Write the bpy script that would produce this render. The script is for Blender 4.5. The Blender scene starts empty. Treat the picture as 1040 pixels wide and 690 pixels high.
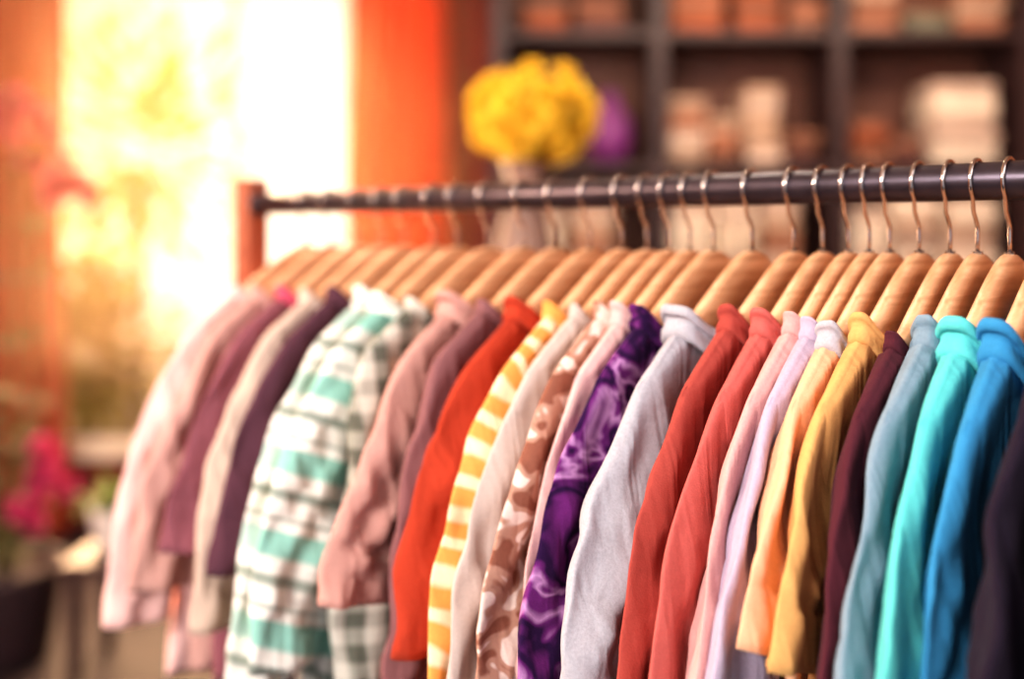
import bpy, math, random
from mathutils import Vector, Matrix, noise
random.seed(7)
sc = bpy.context.scene
try:
    sc.view_settings.view_transform = 'Standard'
    sc.view_settings.look = 'None'
except Exception: pass
try:
    sc.view_settings.look = 'Medium High Contrast'
except Exception as ex_: print('look n/a', ex_)
print('LOOK', sc.view_settings.look)

def lin(c):
    return tuple((x/255/12.92 if x/255 <= .04045 else ((x/255+.055)/1.055)**2.4) for x in c)+(1,)

# ------------------------------------------------------------ materials
def newmat(name):
    m = bpy.data.materials.new(name); m.use_nodes = True
    nt = m.node_tree
    return m, nt, nt.nodes['Principled BSDF']
def N(nt, t, **kw):
    n = nt.nodes.new(t)
    for k, v in kw.items(): setattr(n, k, v)
    return n
def ramp(nt, stops, interp='LINEAR'):
    r = N(nt, 'ShaderNodeValToRGB'); r.color_ramp.interpolation = interp
    e = r.color_ramp.elements
    while len(e) < len(stops): e.new(.5)
    for i, (p, c) in enumerate(stops):
        e[i].position = p; e[i].color = lin(c)
    return r
def simple(name, c, rough=.6, metal=0, var=.12, scale=8, trans=0):
    m, nt, b = newmat(name)
    tc = N(nt, 'ShaderNodeTexCoord'); n = N(nt, 'ShaderNodeTexNoise')
    n.inputs['Scale'].default_value = scale; n.inputs['Detail'].default_value = 4
    nt.links.new(tc.outputs['Object'], n.inputs['Vector'])
    lo = tuple(x*(1-var) for x in c); hi = tuple(min(255, x*(1+var)) for x in c)
    r = ramp(nt, [(.3, lo), (.7, hi)])
    nt.links.new(n.outputs['Fac'], r.inputs['Fac']); nt.links.new(r.outputs['Color'], b.inputs['Base Color'])
    b.inputs['Roughness'].default_value = rough; b.inputs['Metallic'].default_value = metal
    if trans:
        tr = N(nt, 'ShaderNodeBsdfTranslucent'); mx = N(nt, 'ShaderNodeMixShader'); mx.inputs[0].default_value = trans
        out = [q for q in nt.nodes if q.type == 'OUTPUT_MATERIAL'][0]
        nt.links.new(r.outputs['Color'], tr.inputs['Color'])
        nt.links.new(b.outputs[0], mx.inputs[1]); nt.links.new(tr.outputs[0], mx.inputs[2]); nt.links.new(mx.outputs[0], out.inputs[0])
    return m
def fabric(name, c, pattern=None, c2=None, c3=None, heather=.18):
    m, nt, b = newmat(name); L = nt.links.new
    tc = N(nt, 'ShaderNodeTexCoord'); uv = tc.outputs['Object']
    n = N(nt, 'ShaderNodeTexNoise'); n.inputs['Scale'].default_value = 420; n.inputs['Detail'].default_value = 3
    L(uv, n.inputs['Vector'])
    def mixc(fac, a, bb, typ='MIX'):
        x = N(nt, 'ShaderNodeMix', data_type='RGBA', blend_type=typ)
        for s, v in ((0, fac), (6, a), (7, bb)):
            if hasattr(v, 'links'): L(v, x.inputs[s])
            else: x.inputs[s].default_value = v
        return x.outputs[2]
    def wave(dirv, scale, dist, dscale=1.5, prof='SIN', det=1):
        mp = N(nt, 'ShaderNodeMapping'); mp.inputs['Rotation'].default_value = dirv
        L(uv, mp.inputs['Vector'])
        w = N(nt, 'ShaderNodeTexWave'); w.wave_profile = prof
        w.inputs['Scale'].default_value = scale; w.inputs['Distortion'].default_value = dist
        w.inputs['Detail'].default_value = det; w.inputs['Detail Scale'].default_value = dscale
        L(mp.outputs['Vector'], w.inputs['Vector']); return w.outputs['Fac']
    base = lin(c)
    if pattern == 'stripe':
        w = wave((0, math.radians(-68), 0), 3.6, .5, 1, 'SAW', 0)
        r = ramp(nt, [(0, c), (.26, c), (.32, c2), (.46, c2), (.50, c3), (.58, c3), (.64, c2), (.80, c2), (.84, c3), (.88, c2), (.97, c2), (1, c)]); L(w, r.inputs['Fac']); base = r.outputs['Color']
    elif pattern == 'tiedye':
        q = N(nt, 'ShaderNodeTexNoise'); q.inputs['Scale'].default_value = 22; q.inputs['Detail'].default_value = 2.5; q.inputs['Distortion'].default_value = .7
        L(uv, q.inputs['Vector'])
        r = ramp(nt, [(.36, c), (.45, c2), (.49, c2), (.53, c), (.585, c3), (.64, c)]); L(q.outputs['Fac'], r.inputs['Fac']); base = r.outputs['Color']
    elif pattern == 'dyestripe':
        w = wave((0, math.radians(-50), 0), 11, 4, 1.2)
        r = ramp(nt, [(0, c), (.4, c), (.85, c2), (1, c2)]); L(w, r.inputs['Fac']); base = r.outputs['Color']
    elif pattern == 'camo':
        q = N(nt, 'ShaderNodeTexNoise'); q.inputs['Scale'].default_value = 34; q.inputs['Detail'].default_value = 1; q.inputs['Distortion'].default_value = .8
        L(uv, q.inputs['Vector'])
        r = ramp(nt, [(0, c), (.43, c), (.47, c2), (.54, c2), (.57, c3), (1, c3)]); L(q.outputs['Fac'], r.inputs['Fac']); base = r.outputs['Color']
    elif pattern == 'plaid':
        a = wave((0, 0, 0), 9, .3); z = wave((0, math.radians(90), 0), 9, .3)
        r = ramp(nt, [(.35, c), (.6, c2)]); L(a, r.inputs['Fac'])
        r2 = ramp(nt, [(.35, c), (.65, c3)]); L(z, r2.inputs['Fac'])
        base = mixc(.5, r.outputs['Color'], r2.outputs['Color'])
    v = ramp(nt, [(.3, (180, 180, 180)), (.7, (255, 255, 255))]); L(n.outputs['Fac'], v.inputs['Fac'])
    base = mixc(heather, base, v.outputs['Color'], 'MULTIPLY')
    L(base, b.inputs['Base Color'])
    b.inputs['Roughness'].default_value = 1
    b.inputs['Specular IOR Level'].default_value = .06
    b.inputs['Sheen Weight'].default_value = .10; b.inputs['Sheen Roughness'].default_value = .6
    b.inputs['Sheen Tint'].default_value = lin(tuple(min(255, x*.5+128) for x in c))
    # fine knit
    bp = N(nt, 'ShaderNodeBump'); bp.inputs['Strength'].default_value = .35; bp.inputs['Distance'].default_value = .001
    n3 = N(nt, 'ShaderNodeTexNoise'); n3.inputs['Scale'].default_value = 700; n3.inputs['Detail'].default_value = 2
    L(uv, n3.inputs['Vector']); L(n3.outputs['Fac'], bp.inputs['Height'])
    # long soft folds + creases
    bp2 = N(nt, 'ShaderNodeBump'); bp2.inputs['Strength'].default_value = .6; bp2.inputs['Distance'].default_value = .014
    n4 = N(nt, 'ShaderNodeTexNoise'); n4.inputs['Scale'].default_value = 23; n4.inputs['Detail'].default_value = 2; n4.inputs['Distortion'].default_value = .4
    mp4 = N(nt, 'ShaderNodeMapping'); mp4.inputs['Rotation'].default_value = (0, math.radians(18), 0); mp4.inputs['Scale'].default_value = (1.9, 1.1, .20)
    L(uv, mp4.inputs['Vector']); L(mp4.outputs['Vector'], n4.inputs['Vector'])
    L(n4.outputs['Fac'], bp2.inputs['Height']); L(bp.outputs['Normal'], bp2.inputs['Normal'])
    bp3 = N(nt, 'ShaderNodeBump'); bp3.inputs['Strength'].default_value = .3; bp3.inputs['Distance'].default_value = .008
    n5 = N(nt, 'ShaderNodeTexNoise'); n5.inputs['Scale'].default_value = 32; n5.inputs['Detail'].default_value = 1; n5.inputs['Distortion'].default_value = .5
    mp5 = N(nt, 'ShaderNodeMapping'); mp5.inputs['Rotation'].default_value = (0, math.radians(-35), 0); mp5.inputs['Scale'].default_value = (.45, 1, 1.3)
    L(uv, mp5.inputs['Vector']); L(mp5.outputs['Vector'], n5.inputs['Vector'])
    L(n5.outputs['Fac'], bp3.inputs['Height']); L(bp2.outputs['Normal'], bp3.inputs['Normal'])
    L(bp3.outputs['Normal'], b.inputs['Normal'])
    return m
def woodmat(name, c1, c2, rough=.45, scale=6, rot=(0, 0, 0)):
    m, nt, b = newmat(name); L = nt.links.new
    tc = N(nt, 'ShaderNodeTexCoord'); mp = N(nt, 'ShaderNodeMapping'); mp.inputs['Scale'].default_value = (1.2, 12, 12)
    mp.inputs['Rotation'].default_value = rot
    L(tc.outputs['Object'], mp.inputs['Vector'])
    n = N(nt, 'ShaderNodeTexNoise'); n.inputs['Scale'].default_value = scale; n.inputs['Detail'].default_value = 6; n.inputs['Distortion'].default_value = .6
    L(mp.outputs['Vector'], n.inputs['Vector'])
    r = ramp(nt, [(.3, c1), (.7, c2)]); L(n.outputs['Fac'], r.inputs['Fac']); L(r.outputs['Color'], b.inputs['Base Color'])
    b.inputs['Roughness'].default_value = rough
    return m

# ------------------------------------------------------------ mesh builder
class MB:
    def __init__(s): s.v = []; s.f = []; s.mi = []
    def add(s, vs, fs, mi=0):
        o = len(s.v); s.v += [tuple(p) for p in vs]
        s.f += [tuple(i+o for i in f) for f in fs]; s.mi += [mi]*len(fs)
    def box(s, x0, x1, y0, y1, z0, z1, mi=0):
        vs = [(x, y, z) for x in (x0, x1) for y in (y0, y1) for z in (z0, z1)]
        s.add(vs, [(0,1,3,2),(4,6,7,5),(0,4,5,1),(2,3,7,6),(0,2,6,4),(1,5,7,3)], mi)
    def rings(s, rings, mi=0, close=True, cap0=False, cap1=False):
        n = len(rings[0]); vs = [p for r in rings for p in r]; fs = []
        for i in range(len(rings)-1):
            for j in range(n if close else n-1):
                k = (j+1) % n
                fs.append((i*n+j, i*n+k, (i+1)*n+k, (i+1)*n+j))
        if cap0: fs.append(tuple(range(n-1, -1, -1)))
        if cap1: fs.append(tuple((len(rings)-1)*n+j for j in range(n)))
        s.add(vs, fs, mi)
    def tube(s, path, r, n=10, mi=0, caps=True):
        P = [Vector(p) for p in path]; R = []
        ref = Vector((0, 1, 0)) if abs((P[1]-P[0]).normalized().y) < .9 else Vector((1, 0, 0))
        for i, p in enumerate(P):
            t = (P[min(i+1, len(P)-1)]-P[max(i-1, 0)]).normalized()
            a = t.cross(ref).normalized(); b = t.cross(a)
            rr = r[i] if isinstance(r, (list, tuple)) else r
            R.append([p+a*rr*math.cos(q*2*math.pi/n)+b*rr*math.sin(q*2*math.pi/n) for q in range(n)])
        s.rings(R, mi, True, caps, caps)
    def lathe(s, c, prof, n=24, mi=0):
        R = [[(c[0]+r*math.cos(q*2*math.pi/n), c[1]+r*math.sin(q*2*math.pi/n), c[2]+z) for q in range(n)] for r, z in prof]
        s.rings(R, mi, True, True, True)
    def petal(s, c, d, up, L, W, curl=.3, mi=0):
        c = Vector(c); d = Vector(d).normalized(); sd = d.cross(up).normalized(); nn = sd.cross(d)
        vs = []; 
        for i in range(5):
            t = i/4; w = W*math.sin(math.pi*(.12+.8*t))
            p = c+d*L*t+nn*(curl*L*t*t)
            vs += [p-sd*w+nn*w*.3, p, p+sd*w+nn*w*.3]
        fs = []
        for i in range(4):
            for j in range(2):
                a = i*3+j; fs.append((a, a+1, a+4, a+3))
        s.add(vs, fs, mi)
    def blossom(s, c, nrm, R, mi=0, layers=3, k=7):
        nrm = Vector(nrm).normalized(); a = nrm.orthogonal().normalized(); b = nrm.cross(a)
        for l in range(layers):
            for i in range(k):
                th = 2*math.pi*(i+l*.5)/k+random.random()*.3
                out = a*math.cos(th)+b*math.sin(th)
                d = out*(1-.3*l)+nrm*(.15+.5*l)
                s.petal(c, d, nrm, R*(1-.15*l), R*.36, .25, mi)
    def obj(s, name, mats, smooth=True, bevel=0, M=None, parent=None):
        me = bpy.data.meshes.new(name); me.from_pydata(s.v, [], s.f)
        for m in mats: me.materials.append(m)
        for p, i in zip(me.polygons, s.mi): p.material_index = i; p.use_smooth = smooth
        me.update()
        o = bpy.data.objects.new(name, me); sc.collection.objects.link(o)
        if M: o.matrix_world = M
        if bevel:
            md = o.modifiers.new('bevel', 'BEVEL'); md.width = bevel; md.segments = 3; md.limit_method = 'ANGLE'
        if parent: o.parent = parent
        return o

# ------------------------------------------------------------ rail frame
RZ = 1.5424
P0 = Vector((.416, .80, RZ)); U = Vector((-.7424, .6700, 0)).normalized()
NX = Vector((-U.y, U.x, 0))           # towards shop front: hanger near half
def frame(t, yaw=0):
    M = Matrix(((NX.x, -U.x, 0, 0), (NX.y, -U.y, 0, 0), (0, 0, 1, 0), (0, 0, 0, 1)))
    p = P0+U*t
    return Matrix.Translation(p) @ Matrix.Rotation(yaw, 4, 'Z') @ M

# rack
RAILR = .0162
steel = simple('rail_gunmetal', (70, 62, 70), .34, .75, .1, 30)
postw = woodmat('rack_post_wood', (134, 68, 48), (162, 90, 64), .5, 4, (0, math.pi/2, 0))
rack = bpy.data.objects.new('clothes_rack', None); sc.collection.objects.link(rack)
M = frame(0)
b = MB(); b.tube([(0, -1.093, 0), (0, -.5, 0), (0, 0, 0), (0, .42, 0)], RAILR, 40)
rail = b.obj('rail', [steel], True, 0, M); 
for i, yy in enumerate((-1.11, .43)):
    b = MB(); b.box(-.019, .019, yy-.019, yy+.019, -RZ+.05, .04)
    b.obj('post_%d' % (i+1), [postw], False, .003, M)
    b = MB(); b.box(-.26, .26, yy-.022, yy+.022, -RZ, -RZ+.05)
    b.obj('foot_%d' % (i+1), [postw], False, .004, M)
b = MB(); b.box(-.012, .012, -1.10, .42, -RZ+.16, -RZ+.20); b.obj('lower_bar', [postw], False, .003, M)
b = MB()
b.tube([(0, -1.094, 0), (0, -1.086, 0)], .018, 24); b.tube([(0, .402, 0), (0, .412, 0)], .018, 24); b.obj('rail_socket', [steel], True, 0, M)
for o in list(sc.objects):
    if o.name in ('rail', 'post_1', 'post_2', 'foot_1', 'foot_2', 'lower_bar', 'rail_socket'): o.parent = rack

# hanger
SL = .72
def ztop(s): return -.060-SL*(math.sqrt(s*s+.03**2)-.03)
hw = woodmat('hanger_wood', (190, 138, 100), (232, 186, 146), .36, 9)
chrome = simple('hook_chrome', (186, 176, 172), .18, 1, .05, 20)
def sstep(a, b, x):
    t = max(0, min(1, (x-a)/(b-a))); return t*t*(3-2*t)
def make_hanger_mesh():
    b = MB(); R = []
    n = 56; SH = .172
    for i in range(n+1):
        s = -SH+2*SH*i/n; a = abs(s)
        hh = .0235-.0060*(a/SH)
        e = (SH-a)/.02
        k = math.sqrt(max(0, 1-(1-min(1, e))**2)) if e < 1 else 1
        k = max(k, .12)
        zc = ztop(s)-hh-.001*a/SH; th = (.0068-.0022*sstep(.10, .13, a))*k; hh2 = hh*k
        ring = []
        for q in range(28):
            an = 2*math.pi*q/28; c, d = math.cos(an), math.sin(an)
            ring.append((s, math.copysign(abs(c)**.40, c)*th, zc+math.copysign(abs(d)**.80, d)*hh2))
        R.append(ring)
    b.rings(R, 0, True, True, True)
    r = .0182
    path = [(0, 0, -.068), (0, 0, -.045), (0, 0, -.038)]
    path += [(.004, 0, -.032), (.010, 0, -.0255)]
    for i in range(23):
        an = math.radians(-48+ i*11.2); path.append((r*math.cos(an), 0, .0005+r*math.sin(an)))
    b.tube(path, .0017, 10, 1)
    b.tube([(0, 0, -.066), (0, 0, -.0585)], .0042, 12, 1)
    return b
hb = make_hanger_mesh()
h0 = None
def hanger(t, yaw):
    global h0
    if h0 is None:
        h0 = hb.obj('clothes_hanger', [hw, chrome], True, 0, frame(t, yaw)); return
    o = bpy.data.objects.new('clothes_hanger', h0.data); sc.collection.objects.link(o); o.matrix_world = frame(t, yaw)

# garment ------------------------------------------------------
def cr(pts, n):
    P = [Vector(p) for p in pts]; P = [P[0]*2-P[1]]+P+[P[-1]*2-P[-2]]
    out = []
    m = len(P)-3
    for k in range(n+1):
        x = m*k/n; i = min(int(x), m-1); t = x-i
        a, b_, c, d = P[i:i+4]
        out.append(.5*((2*b_)+(c-a)*t+(2*a-5*b_+4*c-d)*t*t+(3*b_-a-3*c+d)*t**3))
    return out
DF, DB = .062, .050
def common(s, z, t):      # neighbouring garments nest into each other: shared slow fold field
    return .012*noise.noise(Vector((s*9, t*5, z*3)))+.011*noise.noise(Vector((s*32+z*12, t*10, z*3.5+4)))
def garment(name, t, mat, T=.016, zs=-.5, zh=-.62, flare=0, collar='crew', neck=.115, yaw=0, cmat=None, long=False, seed=0, Rm=1):
    sd = Vector((seed*3.1, seed*1.7, seed*.9)); b = MB()
    off = .006
    # --- body
    NA, NB = 40, 46; rings = []
    for j in range(NB+1):
        bb = (j/NB)**1.25; ring = []
        W = .192-.012*math.sin(math.pi*min(1, bb*2))+.03*bb
        Tb = (.0105+(T-.0105)*sstep(0, .35, bb))
        for side in (1, -1):
            for i in range(NA):
                a = -1+2*i/NA; a *= side
                a2 = math.sin(a*math.pi/2)*.45+a*.55
                s = a2*W; A = abs(s)
                if A < neck:
                    dep = (DF if side > 0 else DB)*(1-(s/neck)**2); zt = ztop(neck)-dep
                else: zt = ztop(A)
                zt += off
                zz = zt+(zh-zt)*bb
                open_ = sstep(neck*1.02, neck*.8, A)
                dz = zt-zz
                rnd = math.sqrt(max(0, 1-(1-min(1, dz/.009))**2))
                rnd = rnd*(1-open_)+open_
                edge = max(0, 1-abs(a2)**5)**.5
                y = side*Tb*rnd*edge
                fw = sstep(.02, .12, dz)
                fold = T*.4*sstep(.1, 1, bb)*math.sin(s*46+seed*2+3*bb*math.sin(seed))
                p = Vector((s*9, side*.15, zz*4))+sd
                y += fold+noise.noise(p)*T*.45*fw+common(abs(s), zz, t)*fw
                s2 = s+noise.noise(p*1.3+Vector((5, 5, 5)))*.008*bb
                ring.append((s2, y, zz+noise.noise(p*.7)*.006*bb))
        rings.append(ring)
    last = rings[-1]; rings.append([(x*.985, y*.8, z+.004) for x, y, z in last]); rings.append([(x*.97, y*.75, z+.03) for x, y, z in last])
    b.rings(rings, 0)
    # --- sleeves
    for sg in (1, -1):
        f = flare*(1 if sg > 0 else .5)+(0 if sg > 0 else -.02)
        pts = [(.126, ztop(.126)+off+.0005), (.158, ztop(.158)+off+.001), (.189, ztop(.189)+off-.002), (.220+f*.3, -.219), (.250+f*.6, -.272), (.277+f, -.346), (.291+f*1.2, -.43), (.297+f*1.3, -.53), (.299+f*1.3, -.64)]
        pts = [(p[0], 0, p[1]) for p in pts]
        C = [p for p in cr(pts, 160)]
        C = [p for p in C if p.z > zs or p.x < .2]
        NS = 80; C2 = [C[int(k*(len(C)-1)/NS)] for k in range(NS+1)]
        R = []; n = 56; short = zs > -.45
        for k, p in enumerate(C2):
            i0 = max(0, k-4); i1 = min(NS, k+4)
            tg = (C2[i1]-C2[i0]).normalized()
            nn = Vector((tg.z, 0, -tg.x)).normalized()
            if nn.x > 0: nn = -nn
            prog = sstep(-.12, -.55, p.z)
            Rk = (.070-.022*prog)*Rm
            if long and k > NS-6: Rk *= .86
            flat = sstep(.19, .26, p.x)           # rounded over the shoulder, folded flat on the sleeve
            th = .0108+(T*1.02-.0108)*sstep(.15, .21, p.x if p.x < .21 else .21)
            th *= 1+.15*sstep(-.2, -.4, p.z)
            if short:      # turned hem band with stitch groove
                if NS-9 < k <= NS: th *= 1.12
                if k in (NS-9, NS-10): th *= .80
            c = p+nn*Rk; ring = []
            for q in range(n):
                an = 2*math.pi*q/n; ca, sa = math.cos(an), math.sin(an)
                pin = math.copysign(abs(ca)**(.85+.1*flat), ca)*Rk; py = math.copysign(abs(sa)**(.8+.35*flat), sa)*th
                v = c-nn*pin
                w = sstep(.17, .225, v.x)
                q2 = Vector((pin*36+p.z*10, sa*.3, p.z*6))+sd
                rd = 1-abs(noise.noise(Vector((pin*24-p.z*22, sa*.25, p.z*9))+sd*1.3))*2.2
                dy = (noise.noise(q2)*T*.9+(rd-.55)*T*.36+math.sin(pin*85+p.z*8+seed)*T*.16)*w*(1-abs(ca)**6*.5)
                dy += common(v.x, v.z, t)*sstep(-.15, -.24, v.z)
                dx = noise.noise(Vector((p.z*8, seed, sg)))*.006*w+noise.noise(Vector((p.z*24, seed, 9+sa*.5)))*.0028*w
                ring.append(Vector((sg*(v.x+dx), py+dy, v.z)))
            R.append(ring)
        ce = sum(R[-1], Vector())/n
        R.append([ce+(p-ce)*.96 for p in R[-1]])
        R.append([ce+(p-ce)*.9-Vector((sg*.004, 0, -.006)) for p in R[-2]])
        R.append([ce+(p-ce)*.85-Vector((sg*.015, 0, -.035)) for p in R[-3]])
        b.rings(R, 0)
    # --- collar band (cross-section profile: foot, bulge, rolled rim, inner face)
    H_, TH, lift, yo, rim = {'crew': (.015, .0020, -.004, 1.15, .0013), 'rib': (.020, .0026, -.006, 1.35, .0018), 'roll': (.024, .0038, -.008, 1.55, .0036), 'hood': (.028, .0056, -.010, 1.75, .0058)}[collar]
    NP = 220; R = []
    prof = [(-1, .10), (.6, 0), (1.9, .06), (2.3, .22), (2.2, .40), (1.5, .55), (1.1, .66), (1.3, .78)]
    for k in range(NP):
        ph = 2*math.pi*k/NP; c, s_ = math.cos(ph), math.sin(ph)
        cc = math.copysign(abs(c)**.85, c)
        dep = (DF if s_ > 0 else DB)*(1-cc*cc)
        yy = max(.0105, T)*yo*math.copysign(abs(s_)**.6, s_)
        wob = noise.noise(Vector((c*3, s_*2, seed*2.2)))
        big = 1+.22*wob*(collar in ('roll', 'hood'))
        base = Vector((neck*cc, yy, ztop(neck)+off-dep+lift))
        out = Vector((c*.8, s_*.75, 0)).normalized()
        lean = (Vector((.10*c, 0, 1))+out*.15*wob).normalized()
        rib = .0006*(k % 2)
        ring = []
        for x_, h_ in prof:
            ring.append(base+out*((x_-1)*TH*.9*big+rib+.0015)+lean*(h_*H_*big))
        for q in range(8):   # rolled rim
            an = math.radians(-50+q*34); 
            ring.append(base+out*(.30*TH*big+rim*math.cos(an)+rib*.5)+lean*(H_*big*.93+rim*math.sin(an)))
        ring.append(base+out*(-TH*1.2)+lean*(H_*.5)); ring.append(base+out*(-TH*1.4))
        if collar in ('roll', 'hood'):
            ring = [v+Vector((1, 0, .6))*noise.noise(v*34+sd)*.0030 for v in ring]
        R.append(ring)
    R.append(R[0]); b.rings(R, 1 if cmat else 0)
    M = frame(t, yaw)
    return b.obj(name, [mat]+([cmat] if cmat else []), True, 0, M)

F = fabric
grey_c = F('fabric_light_grey', (184, 180, 188), heather=.3)
specs = [
 ('sweater', -.125, F('fabric_charcoal', (40, 32, 46)), -.6, -.68, 0, 'rib', {}),
 ('sweater', -.075, F('fabric_ink', (36, 29, 42)), -.6, -.68, .02, 'rib', {}),
 ('sweater', -.030, F('fabric_black', (38, 30, 44)), -.62, -.7, .055, 'rib', {}),
 ('hoodie', .001, F('fabric_blue', (60, 138, 186)), -.6, -.68, -.004, 'hood', {}),
 ('hoodie', .0300, F('fabric_turquoise', (98, 202, 200)), -.62, -.66, .02, 'hood', {}),
 ('long_sleeve_shirt', .0560, F('fabric_slate_blue', (128, 150, 166)), -.6, -.66, .0, 'roll', {}),
 ('t_shirt', .0790, F('fabric_maroon', (82, 40, 50)), -.48, -.66, -.016, 'crew', {}),
 ('t_shirt', .1060, F('fabric_mustard', (222, 166, 106)), -.335, -.66, .000, 'roll', {}),
 ('t_shirt', .1330, F('fabric_peach', (238, 182, 146)), -.328, -.64, .002, 'roll', {'cmat': grey_c}),
 ('long_sleeve_shirt', .1520, F('fabric_lavender', (184, 168, 188)), -.6, -.66, -.006, 'rib', {}),
 ('t_shirt', .1720, F('fabric_dusty_pink', (218, 164, 160)), -.55, -.66, -.008, 'rib', {}),
 ('sweater', .1980, F('fabric_coral', (194, 100, 94)), -.6, -.66, .0, 'roll', {}),
 ('sweater', .2280, F('fabric_brick', (166, 76, 68)), -.6, -.66, -.006, 'roll', {}),
 ('sweatshirt', .2740, F('fabric_heather_grey', (178, 176, 184), heather=.3), -.58, -.66, .004, 'hood', {}),
 ('tie_dye_shirt', .3190, F('fabric_purple_tie_dye', (108, 42, 112), 'tiedye', (46, 22, 62), (190, 140, 190)), -.56, -.66, .004, 'roll', {}),
 ('sweater', .3470, F('fabric_blush', (222, 180, 176)), -.42, -.64, -.02, 'roll', {}),
 ('camo_shirt', .3740, F('fabric_brown_camo', (142, 92, 76), 'camo', (184, 142, 124), (230, 210, 200)), -.56, -.66, .0, 'rib', {}),
 ('long_sleeve_shirt', .4020, F('fabric_taupe', (200, 182, 174)), -.54, -.64, .0, 'crew', {}),
 ('tie_dye_shirt', .4360, F('fabric_orange_tie_dye', (236, 162, 88), 'dyestripe', (248, 224, 188)), -.52, -.66, .0, 'rib', {}),
 ('sweater', .4820, F('fabric_rust', (172, 64, 44)), -.43, -.66, .0, 'roll', {}),
 ('sweater', .5330, F('fabric_mauve_brown', (136, 94, 96)), -.52, -.66, -.03, 'crew', {}),
 ('hoodie', .5850, F('fabric_dusty_rose', (200, 152, 142)), -.40, -.64, .012, 'hood', {}),
 ('plaid_shirt', .6450, F('fabric_plaid', (100, 102, 92), 'plaid', (222, 216, 204), (190, 188, 176)), -.54, -.68, -.055, 'crew', {}),
 ('striped_shirt', .7000, F('fabric_mint_stripe', (150, 204, 190), 'stripe', (236, 236, 228), (150, 160, 150)), -.50, -.68, .006, 'roll', {}),
 ('striped_shirt', .7450, F('fabric_sage_stripe', (186, 210, 200), 'stripe', (236, 234, 226), (156, 164, 152)), -.54, -.70, .004, 'roll', {}),
 ('t_shirt', .8050, F('fabric_dark_mauve', (88, 56, 68)), -.42, -.70, .006, 'rib', {}),
 ('t_shirt', .8500, F('fabric_beige', (208, 184, 168)), -.50, -.62, -.006, 'rib', {}),
 ('t_shirt', .9050, F('fabric_mauve', (136, 84, 94)), -.42, -.60, .004, 'rib', {'cmat': F('fabric_magenta', (196, 84, 108))}),
 ('t_shirt', .9680, F('fabric_rosewood', (204, 158, 148)), -.48, -.60, .004, 'rib', {}),
 ('sweatshirt', 1.0280, F('fabric_light_pink', (242, 198, 192)), -.54, -.62, .004, 'rib', {}),
]
specs = [(s[0], s[1]*.958-.018)+tuple(s[2:]) for s in specs]
ts = [s[1] for s in specs]
for i, (nm, t, mat, zs, zh, fl, col, ex) in enumerate(specs):
    g = min([abs(t-x) for j, x in enumerate(ts) if j != i])
    T = max(.0100, min(.016, g*.37))
    yaw = random.uniform(-.02, .02)
    garment(nm, t, mat, T, zs, zh, fl, col, .126+random.uniform(-.007, .005), yaw, seed=i+1, long=zs < -.5, **ex)
    hanger(t, yaw)

# ------------------------------------------------------------ room
wallm = simple('wall_plaster_maroon', (112, 46, 36), .9, 0, .1, 3)
wall2 = simple('wall_plaster_warm', (176, 120, 92), .9, 0, .08, 3)
ceilm = simple('ceiling_paint', (205, 190, 175), .9, 0, .04, 3)
floorm = woodmat('floor_dark_wood', (26, 18, 22), (46, 32, 36), .75, 2)
def boxobj(name, mat, *a, bevel=0):
    b = MB(); b.box(*a); return b.obj(name, [mat], False, bevel)
XL, XR, YB, YF, H = -3.3, 3.3, 5.0, -2.5, 3.0
boxobj('floor', floorm, XL, XR, YF, YB+.15, -.1, 0)
boxobj('ceiling', ceilm, XL, XR, YF, YB+.15, H, H+.1)
boxobj('wall_left', wall2, XL-.12, XL, YF, YB+.15, 0, H)
boxobj('wall_right', wall2, XR, XR+.12, YF, YB+.15, 0, H)
SILL = .38
b = MB(); y0, y1 = YB, YB+.15
b.box(XL, -2.7, y0, y1, 0, H); b.box(-.42, XR, y0, y1, 0, H); b.box(-2.7, -.42, y0, y1, 2.8, H); b.box(-2.7, -.42, y0, y1, 0, SILL)
b.obj('wall_back', [wallm], False)
fr = simple('window_frame_paint', (235, 225, 205), .5, 0, .04)
b = MB()
for x in (-2.7, -.86, -.46): b.box(x, x+.05, y0+.04, y0+.1, SILL, 2.8)
b.box(-2.7, -.42, y0+.04, y0+.1, SILL, SILL+.06); b.box(-2.7, -.42, y0+.04, y0+.1, 2.74, 2.8); b.box(-2.7, -.42, y0-.03, y0+.02, SILL-.03, SILL+.01)
b.box(-1.45, -1.40, y0+.04, y0+.1, SILL, 2.8)
b.obj('window_1', [fr], False, .004)
boxobj('baseboard_back', simple('baseboard_paint', (70, 36, 32), .6), -.42, XR, YB-.02, YB, 0, .12)

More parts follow.
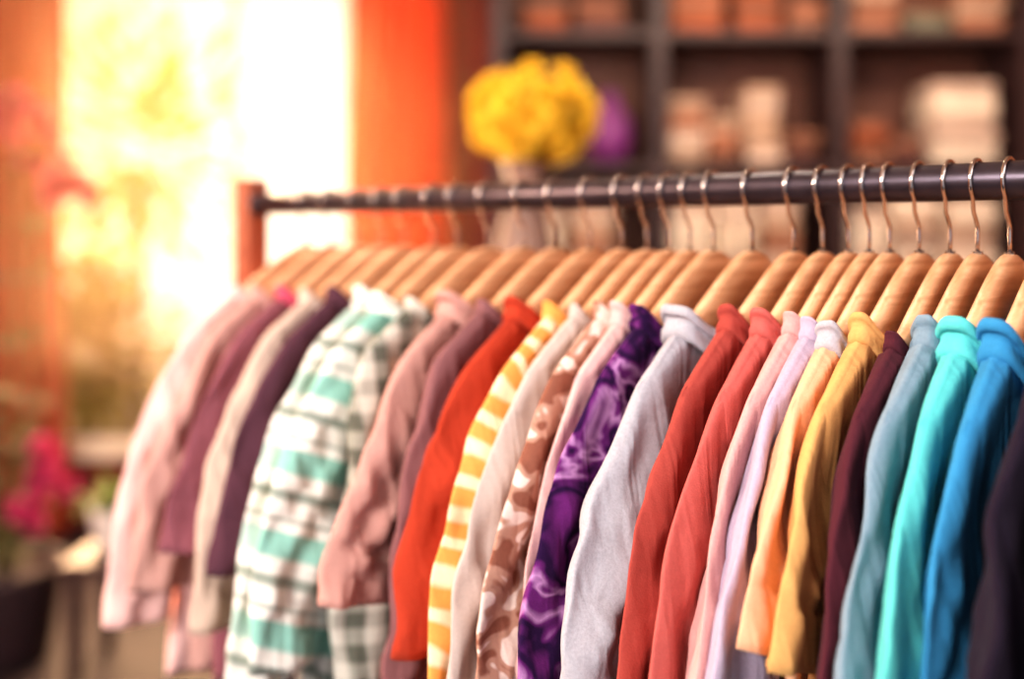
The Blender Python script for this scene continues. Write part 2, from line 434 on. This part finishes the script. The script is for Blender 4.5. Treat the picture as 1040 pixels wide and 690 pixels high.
def curtain(name, x0, x1, y, c, trans, folds, seed, amp0=.045):
    m, nt, bs = newmat(name+'_cloth')
    bs.inputs['Roughness'].default_value = .9
    tr = N(nt, 'ShaderNodeBsdfTranslucent')
    n = N(nt, 'ShaderNodeTexNoise'); n.inputs['Scale'].default_value = 60
    r = ramp(nt, [(.3, tuple(x*.88 for x in c)), (.7, c)])
    nt.links.new(n.outputs['Fac'], r.inputs['Fac']); nt.links.new(r.outputs['Color'], bs.inputs['Base Color']); nt.links.new(r.outputs['Color'], tr.inputs['Color'])
    mx = N(nt, 'ShaderNodeMixShader'); mx.inputs[0].default_value = trans
    out = [q for q in nt.nodes if q.type == 'OUTPUT_MATERIAL'][0]
    nt.links.new(bs.outputs[0], mx.inputs[1]); nt.links.new(tr.outputs[0], mx.inputs[2]); nt.links.new(mx.outputs[0], out.inputs[0])
    b = MB(); R = []
    for j in range(30):
        z = .03+2.85*j/29; row = []
        for i in range(121):
            f = i/120; amp = amp0*(1.1-.4*j/29)
            row.append((x0+(x1-x0)*f+.03*noise.noise(Vector((f*5, z, seed))), y+amp*math.sin(f*folds*2*math.pi+.4*math.sin(z*2+seed)), z))
        R.append(row)
    b.rings(R, 0, False)
    o = b.obj(name, [m]); return o
curtain('curtain', -.80, -.30, 4.82, (206, 66, 32), .40, 3, 1, .08)
curtain('curtain', -3.25, -2.18, 4.82, (158, 62, 32), .14, 6, 2, .06)
b = MB(); b.tube([(-3.28, 4.9, 2.9), (-1.5, 4.9, 2.9), (-.2, 4.9, 2.9)], .014, 12); b.obj('curtain_rod', [steel])

# shelving unit
shm = woodmat('shelf_dark_wood', (44, 26, 28), (62, 40, 40), .5, 3)
shb = woodmat('shelf_back_panel', (84, 46, 38), (110, 68, 50), .6, 3)
b = MB(); sx = [-.06, .68, 1.52, 2.40]
for x in sx: b.box(x-.035, x+.035, 4.55, 4.97, 0, 2.95)
for z in (.08, .65, 1.22, 1.80, 2.42, 2.93): b.box(-.06, 2.40, 4.56, 4.97, z-.025, z+.02)
b.box(-.06, 2.40, 4.965, 4.985, .05, 2.94, 1)
b.obj('shelving_unit', [shm, shb], False, .004)
cols = [(186, 156, 134), (236, 220, 200), (140, 96, 76), (96, 60, 54), (160, 108, 84), (200, 176, 160), (150, 80, 50), (110, 108, 92)]
cm = [simple('folded_cloth_%d' % i, c, .9, 0, .08) for i, c in enumerate(cols)]
b = MB()
def stack(x, w, z, hh, pal):
    zz = z
    for q in range(hh):
        j = random.uniform(-.012, .012); th = random.uniform(.032, .046)
        b.box(x+j, x+w+j, 4.62+random.uniform(-.02, .02), 4.90, zz+.001, zz+th, pal[(q//2) % len(pal)]); zz += th
for bi in range(3):
    for zi, z in enumerate((.10, .67, 1.24)):
        x = sx[bi]+.06
        while x < sx[bi+1]-.2:
            w = random.uniform(.16, .26)
            if x+w > sx[bi+1]-.04: break
            stack(x, w, z, random.choice([10, 11, 12]) if zi == 2 else 6, random.choice([(0, 1, 5), (0, 5, 4), (1, 5, 1)]) if zi == 2 else (2, 3, 4))
            x += w+random.uniform(.01, .06)
for x, w, z, hh, pal in [(.74, .17, 1.82, 8, (0, 5, 4)), (.93, .14, 1.82, 6, (2, 4, 0)), (1.1, .16, 1.82, 9, (5, 0, 0)), (1.29, .15, 1.82, 4, (3, 2)),
                         (1.60, .17, 1.82, 5, (2, 6)), (1.80, .14, 1.82, 3, (3, 2)), (1.98, .30, 1.82, 10, (1, 5, 5)), (.06, .2, 2.44, 4, (6, 2)), (.30, .22, 2.44, 7, (3, 2)),
                         (.76, .24, 2.44, 5, (6, 4)), (1.06, .20, 2.44, 8, (6, 2, 6)), (1.30, .16, 2.44, 4, (2, 4)), (1.60, .22, 2.44, 6, (4, 2, 0)), (1.86, .2, 2.44, 3, (7, 2)), (2.1, .22, 2.44, 6, (4, 0))]:
    stack(x, w, z, hh, pal)
b.obj('folded_clothes_stack', cm, True, .012)
b = MB(); b.lathe((.47, 4.74, 1.82), [(.04, 0), (.08, .02), (.11, .12), (.10, .22), (.05, .29), (.035, .33), (.045, .35)], 28)
b.obj('purple_vase', [simple('purple_glaze', (118, 48, 116), .5)], True)
b = MB(); b.lathe((.17, 4.72, 1.82), [(.06, 0), (.08, .02), (.08, .14), (.05, .2), (.03, .24)], 28)
b.obj('clay_jar', [simple('clay_glaze', (120, 60, 50), .5)], True)
# cabinet with yellow flowers
cab = woodmat('cabinet_wood', (90, 56, 44), (120, 78, 60), .5, 3)
b = MB(); b.box(-.30, .55, 2.35, 2.75, .06, 1.18); b.box(-.32, .57, 2.33, 2.77, 1.18, 1.21)
for x in (-.29, .13): b.box(x, x+.40, 2.335, 2.352, .10, 1.15)
for x in (-.28, .49):
    for y in (2.37, 2.69): b.box(x, x+.04, y, y+.04, 0, .06)
b.box(.09, .10, 2.31, 2.335, .55, .75, 1); b.box(.155, .165, 2.31, 2.335, .55, .75, 1)
b.obj('display_cabinet', [cab, steel], False, .004)
root = bpy.data.objects.new('flower_vase', None); sc.collection.objects.link(root)
b = MB(); vc = (.035, 2.52, 1.21)
b.lathe(vc, [(.05, 0), (.075, .02), (.085, .12), (.075, .25), (.05, .36), (.045, .42), (.06, .475), (.054, .47), (.035, .40)], 32)
b.obj('vase', [simple('vase_stoneware', (124, 98, 88), .5)], True, 0, None, root)
b = MB(); ctr = Vector((.045, 2.52, 1.80))
for i in range(60):
    zf = 1-2*(i+.5)/60; rr = math.sqrt(1-zf*zf); an = i*2.39996
    d = Vector((rr*math.cos(an), rr*math.sin(an), zf))
    k = .80+.6*noise.noise(d*2.2+Vector((3, 1, 0)))+random.uniform(-.12, .18)
    p = ctr+Vector((d.x*.150*k, d.y*.13*k, d.z*.100*k))
    b.blossom(p, d+Vector((0, 0, .2)), random.uniform(.045, .058), 0, 3, 7)
    if zf > -.2: b.tube([(vc[0], vc[1], 1.66), tuple((Vector((vc[0], vc[1], 1.72))+p)/2), tuple(p)], .0025, 5, 1)
for i in range(10):
    th = random.random()*6.28
    b.petal((vc[0], vc[1], 1.69), (math.cos(th), math.sin(th), .5), Vector((0, 0, 1)), .10, .02, -.2, 1)
b.obj('yellow_flowers', [simple('petal_yellow', (250, 212, 74), .8, 0, .05, 14, trans=.3), simple('stem_green', (130, 140, 50), .7)], True, 0, None, root)

# pink flowering plant
root = bpy.data.objects.new('flowering_potted_plant', None); sc.collection.objects.link(root)
pc = Vector((-1.78, 3.45, 0)); b = MB()
b.lathe(tuple(pc), [(.13, 0), (.15, .02), (.19, .3), (.205, .34), (.19, .34), (.17, .30)], 32); b.obj('pot', [simple('pot_dark_clay', (50, 32, 38), .7)], True, 0, None, root)
b = MB()
for k in range(7):
    th = k*1.05; top = pc+Vector((math.cos(th)*.14, math.sin(th)*.12, random.uniform(.8, 1.0) if k < 4 else 1.95))
    path = [pc+Vector((0, 0, .3))+(top-pc-Vector((0, 0, .3)))*f+Vector((math.sin(f*4+k)*.03, math.cos(f*3+k)*.03, 0)) for f in [i/8 for i in range(9)]]
    b.tube(path, .006, 6, 1)
    for f in range(1, 9):
        for q in range(3):
            d = Vector((random.uniform(-1, 1), random.uniform(-1, 1), random.uniform(-.2, .6)))
            b.petal(path[f], d, Vector((0, 0, 1)), random.uniform(.07, .13), .02, -.3, 1)
for c, n, r, mi in ((Vector((-1.70, 3.4, 1.92)), 11, .11, 2), (Vector((-1.54, 3.38, 1.66)), 11, .11, 2), (Vector((-1.62, 3.40, 1.79)), 4, .07, 2), (Vector((-1.62, 3.40, .66)), 14, .12, 0), (Vector((-1.68, 3.40, .56)), 8, .09, 0)):
    for i in range(n):
        d = Vector((random.gauss(0, 1), random.gauss(0, 1), random.gauss(0, 1))).normalized()
        b.blossom(c+d*r*random.uniform(.1, 1), d, .052, mi, 3, 6)
b.obj('foliage', [simple('petal_pink', (206, 70, 124), .8, 0, .1, 20, trans=.2), simple('leaf_green', (84, 84, 44), .7, 0, .2, 10, trans=.2), simple('petal_pale_pink', (206, 108, 118), .8, 0, .1, 20, trans=.3)], True, 0, None, root)

# low bench with white pots
b = MB(); b.box(-1.5, -.7, 3.25, 3.6, .36, .40)
for x in (-1.48, -.76):
    for y in (3.27, 3.54): b.box(x, x+.04, y, y+.04, 0, .36)
b.obj('low_bench', [shm], False, .004)
wm = simple('white_ceramic', (236, 228, 222), .35, 0, .03)
for x, y in ((-1.38, 3.42), (-1.1, 3.42)):
    b = MB(); b.lathe((x, y, .40), [(.05, 0), (.06, .01), (.08, .13), (.085, .15), (.075, .15), (.065, .12)], 28)
    for i in range(26):
        d = Vector((random.uniform(-1, 1), random.uniform(-1, 1), random.uniform(.5, 1.6)))
        b.petal((x, y, .51), d, Vector((0, 0, 1)), random.uniform(.1, .18), .02, -.3, 1)
    b.obj('potted_plant', [wm, simple('leaf_light', (120, 140, 70), .7)], True)

# outside
boxobj('terrace_ground', simple('terrace_stone', (120, 100, 88), .9), -9, 5, YB+.15, 14, -.12, -.02)
b = MB()
def bush(c, R, n, mi, L=.16):
    for i in range(n):
        d = Vector((random.gauss(0, 1), random.gauss(0, 1), random.gauss(0, 1))).normalized()
        p = Vector(c)+Vector((d.x*R[0], d.y*R[1], d.z*R[2]))*random.uniform(.2, 1)
        b.petal(p, d+Vector((0, 0, .3)), Vector((.1, .2, 1)), L, L*.3, -.2, mi)
bush((-3.3, 7.4, .6), (.9, .4, .65), 800, 0); bush((-1.9, 7.6, .35), (.8, .4, .4), 500, 0)
bush((-3.4, 9, 2.3), (1.1, .6, 1.3), 560, 1, .2); b.tube([(-3.4, 9, -.02), (-3.4, 9, 2)], .05, 10, 2)
b.obj('garden_shrubs', [simple('shrub_green', (150, 150, 64), .8, 0, .2, trans=.35), simple('tree_yellow_leaf', (254, 206, 116), .8, 0, .06, trans=.6), cab], True)

# haze volume added to imitate warm glare between the window and the rack
vm = bpy.data.materials.new('glare_haze'); vm.use_nodes = True; nt = vm.node_tree
out = [q for q in nt.nodes if q.type == 'OUTPUT_MATERIAL'][0]
nt.nodes.remove(nt.nodes['Principled BSDF'])
vs = N(nt, 'ShaderNodeVolumeScatter'); vs.inputs['Density'].default_value = .019; vs.inputs['Anisotropy'].default_value = .72; vs.inputs['Color'].default_value = (1, .66, .40, 1)
nt.links.new(vs.outputs[0], out.inputs['Volume'])
boxobj('glare_haze', vm, -3.2, -.1, 1.95, 4.72, 1.0, 2.85)

# ------------------------------------------------------------ world + lights
w = bpy.data.worlds.new('World'); sc.world = w; w.use_nodes = True; nt = w.node_tree; nt.nodes.clear(); L = nt.links.new
tc = N(nt, 'ShaderNodeTexCoord'); dp = N(nt, 'ShaderNodeVectorMath', operation='DOT_PRODUCT')
nrm = N(nt, 'ShaderNodeVectorMath', operation='NORMALIZE'); L(tc.outputs['Generated'], nrm.inputs[0]); L(nrm.outputs[0], dp.inputs[0])
sd = Vector((-.22, 1, .06)).normalized(); dp.inputs[1].default_value = sd
r = N(nt, 'ShaderNodeValToRGB'); e = r.color_ramp.elements
while len(e) < 5: e.new(.5)
for i, (p, c) in enumerate([(0, (.84, .82, .88)), (.5, (.86, .78, .76)), (.92, (.98, .46, .18)), (.97, (1, .68, .36)), (.996, (1, .92, .74))]):
    e[i].position = p; e[i].color = c+(1,)
L(dp.outputs['Value'], r.inputs['Fac'])
mr = N(nt, 'ShaderNodeMapRange'); mr.inputs['From Min'].default_value = .85; mr.inputs['From Max'].default_value = 1
mr.inputs['To Min'].default_value = .82; mr.inputs['To Max'].default_value = 1.6; L(dp.outputs['Value'], mr.inputs['Value'])
bg = N(nt, 'ShaderNodeBackground'); L(r.outputs['Color'], bg.inputs['Color']); L(mr.outputs['Result'], bg.inputs['Strength'])
ow = N(nt, 'ShaderNodeOutputWorld'); L(bg.outputs[0], ow.inputs[0])

def light(typ, name, loc, target, energy, color, **kw):
    d = bpy.data.lights.new(name, typ); d.energy = energy; d.color = color
    for k, v in kw.items(): setattr(d, k, v)
    o = bpy.data.objects.new(name, d); sc.collection.objects.link(o); o.location = loc
    o.rotation_euler = (Vector(target)-Vector(loc)).to_track_quat('-Z', 'Y').to_euler(); return o
light('SUN', 'sun', (-2.5, 8, 4.5), (-2.5+.34, 8-1, 4.5-.36), 9, (1, .62, .30), angle=math.radians(4))
light('AREA', 'window_daylight', (-1.6, 4.78, 1.7), (-.2, 1.2, 1.4), 190, (1, .62, .38), shape='RECTANGLE', size=1.4, size_y=2.0)
light('AREA', 'left_warm_fill', (-2.6, 1.0, 2.3), (-.7, 1.5, 1.2), 76, (1, .70, .50), shape='DISK', size=.5)  # unseen warm fill, added to brighten sleeves at the rack's left end
light('AREA', 'near_left_key', (-1.9, -1.3, 2.7), (0, .9, 1.25), 136, (1, .94, .90), shape='RECTANGLE', size=1.0, size_y=.7)  # soft key added from near left above; no fixture behind it
light('AREA', 'front_right_fill', (1.8, -.6, 2.8), (.3, 1.0, 1.3), 38, (1, .95, .96), shape='RECTANGLE', size=1.4, size_y=1.4)  # overhead fill added at front right, stands for no real panel
light('AREA', 'shelf_fill', (1.3, 3.6, 2.85), (1.3, 4.8, 1.7), 26, (1, .80, .62), shape='RECTANGLE', size=2.2, size_y=.3)  # unseen strip added to brighten the shelves
light('AREA', 'flower_fill', (.05, 1.9, 2.9), (.04, 2.5, 1.8), 17, (1, .90, .72), shape='DISK', size=.25)  # small unseen fill added to lift the yellow flowers

# ------------------------------------------------------------ camera
cam = bpy.data.cameras.new('camera'); co = bpy.data.objects.new('camera', cam); sc.collection.objects.link(co)
co.location = (0, 0, 1.5); co.rotation_euler = (math.pi/2, 0, 0)
cam.sensor_width = 36; cam.lens = 36*1000/1040; cam.shift_y = -109/1040; cam.clip_start = .02
cam.dof.use_dof = True; cam.dof.focus_distance = .765; cam.dof.aperture_fstop = 1.4
sc.camera = co
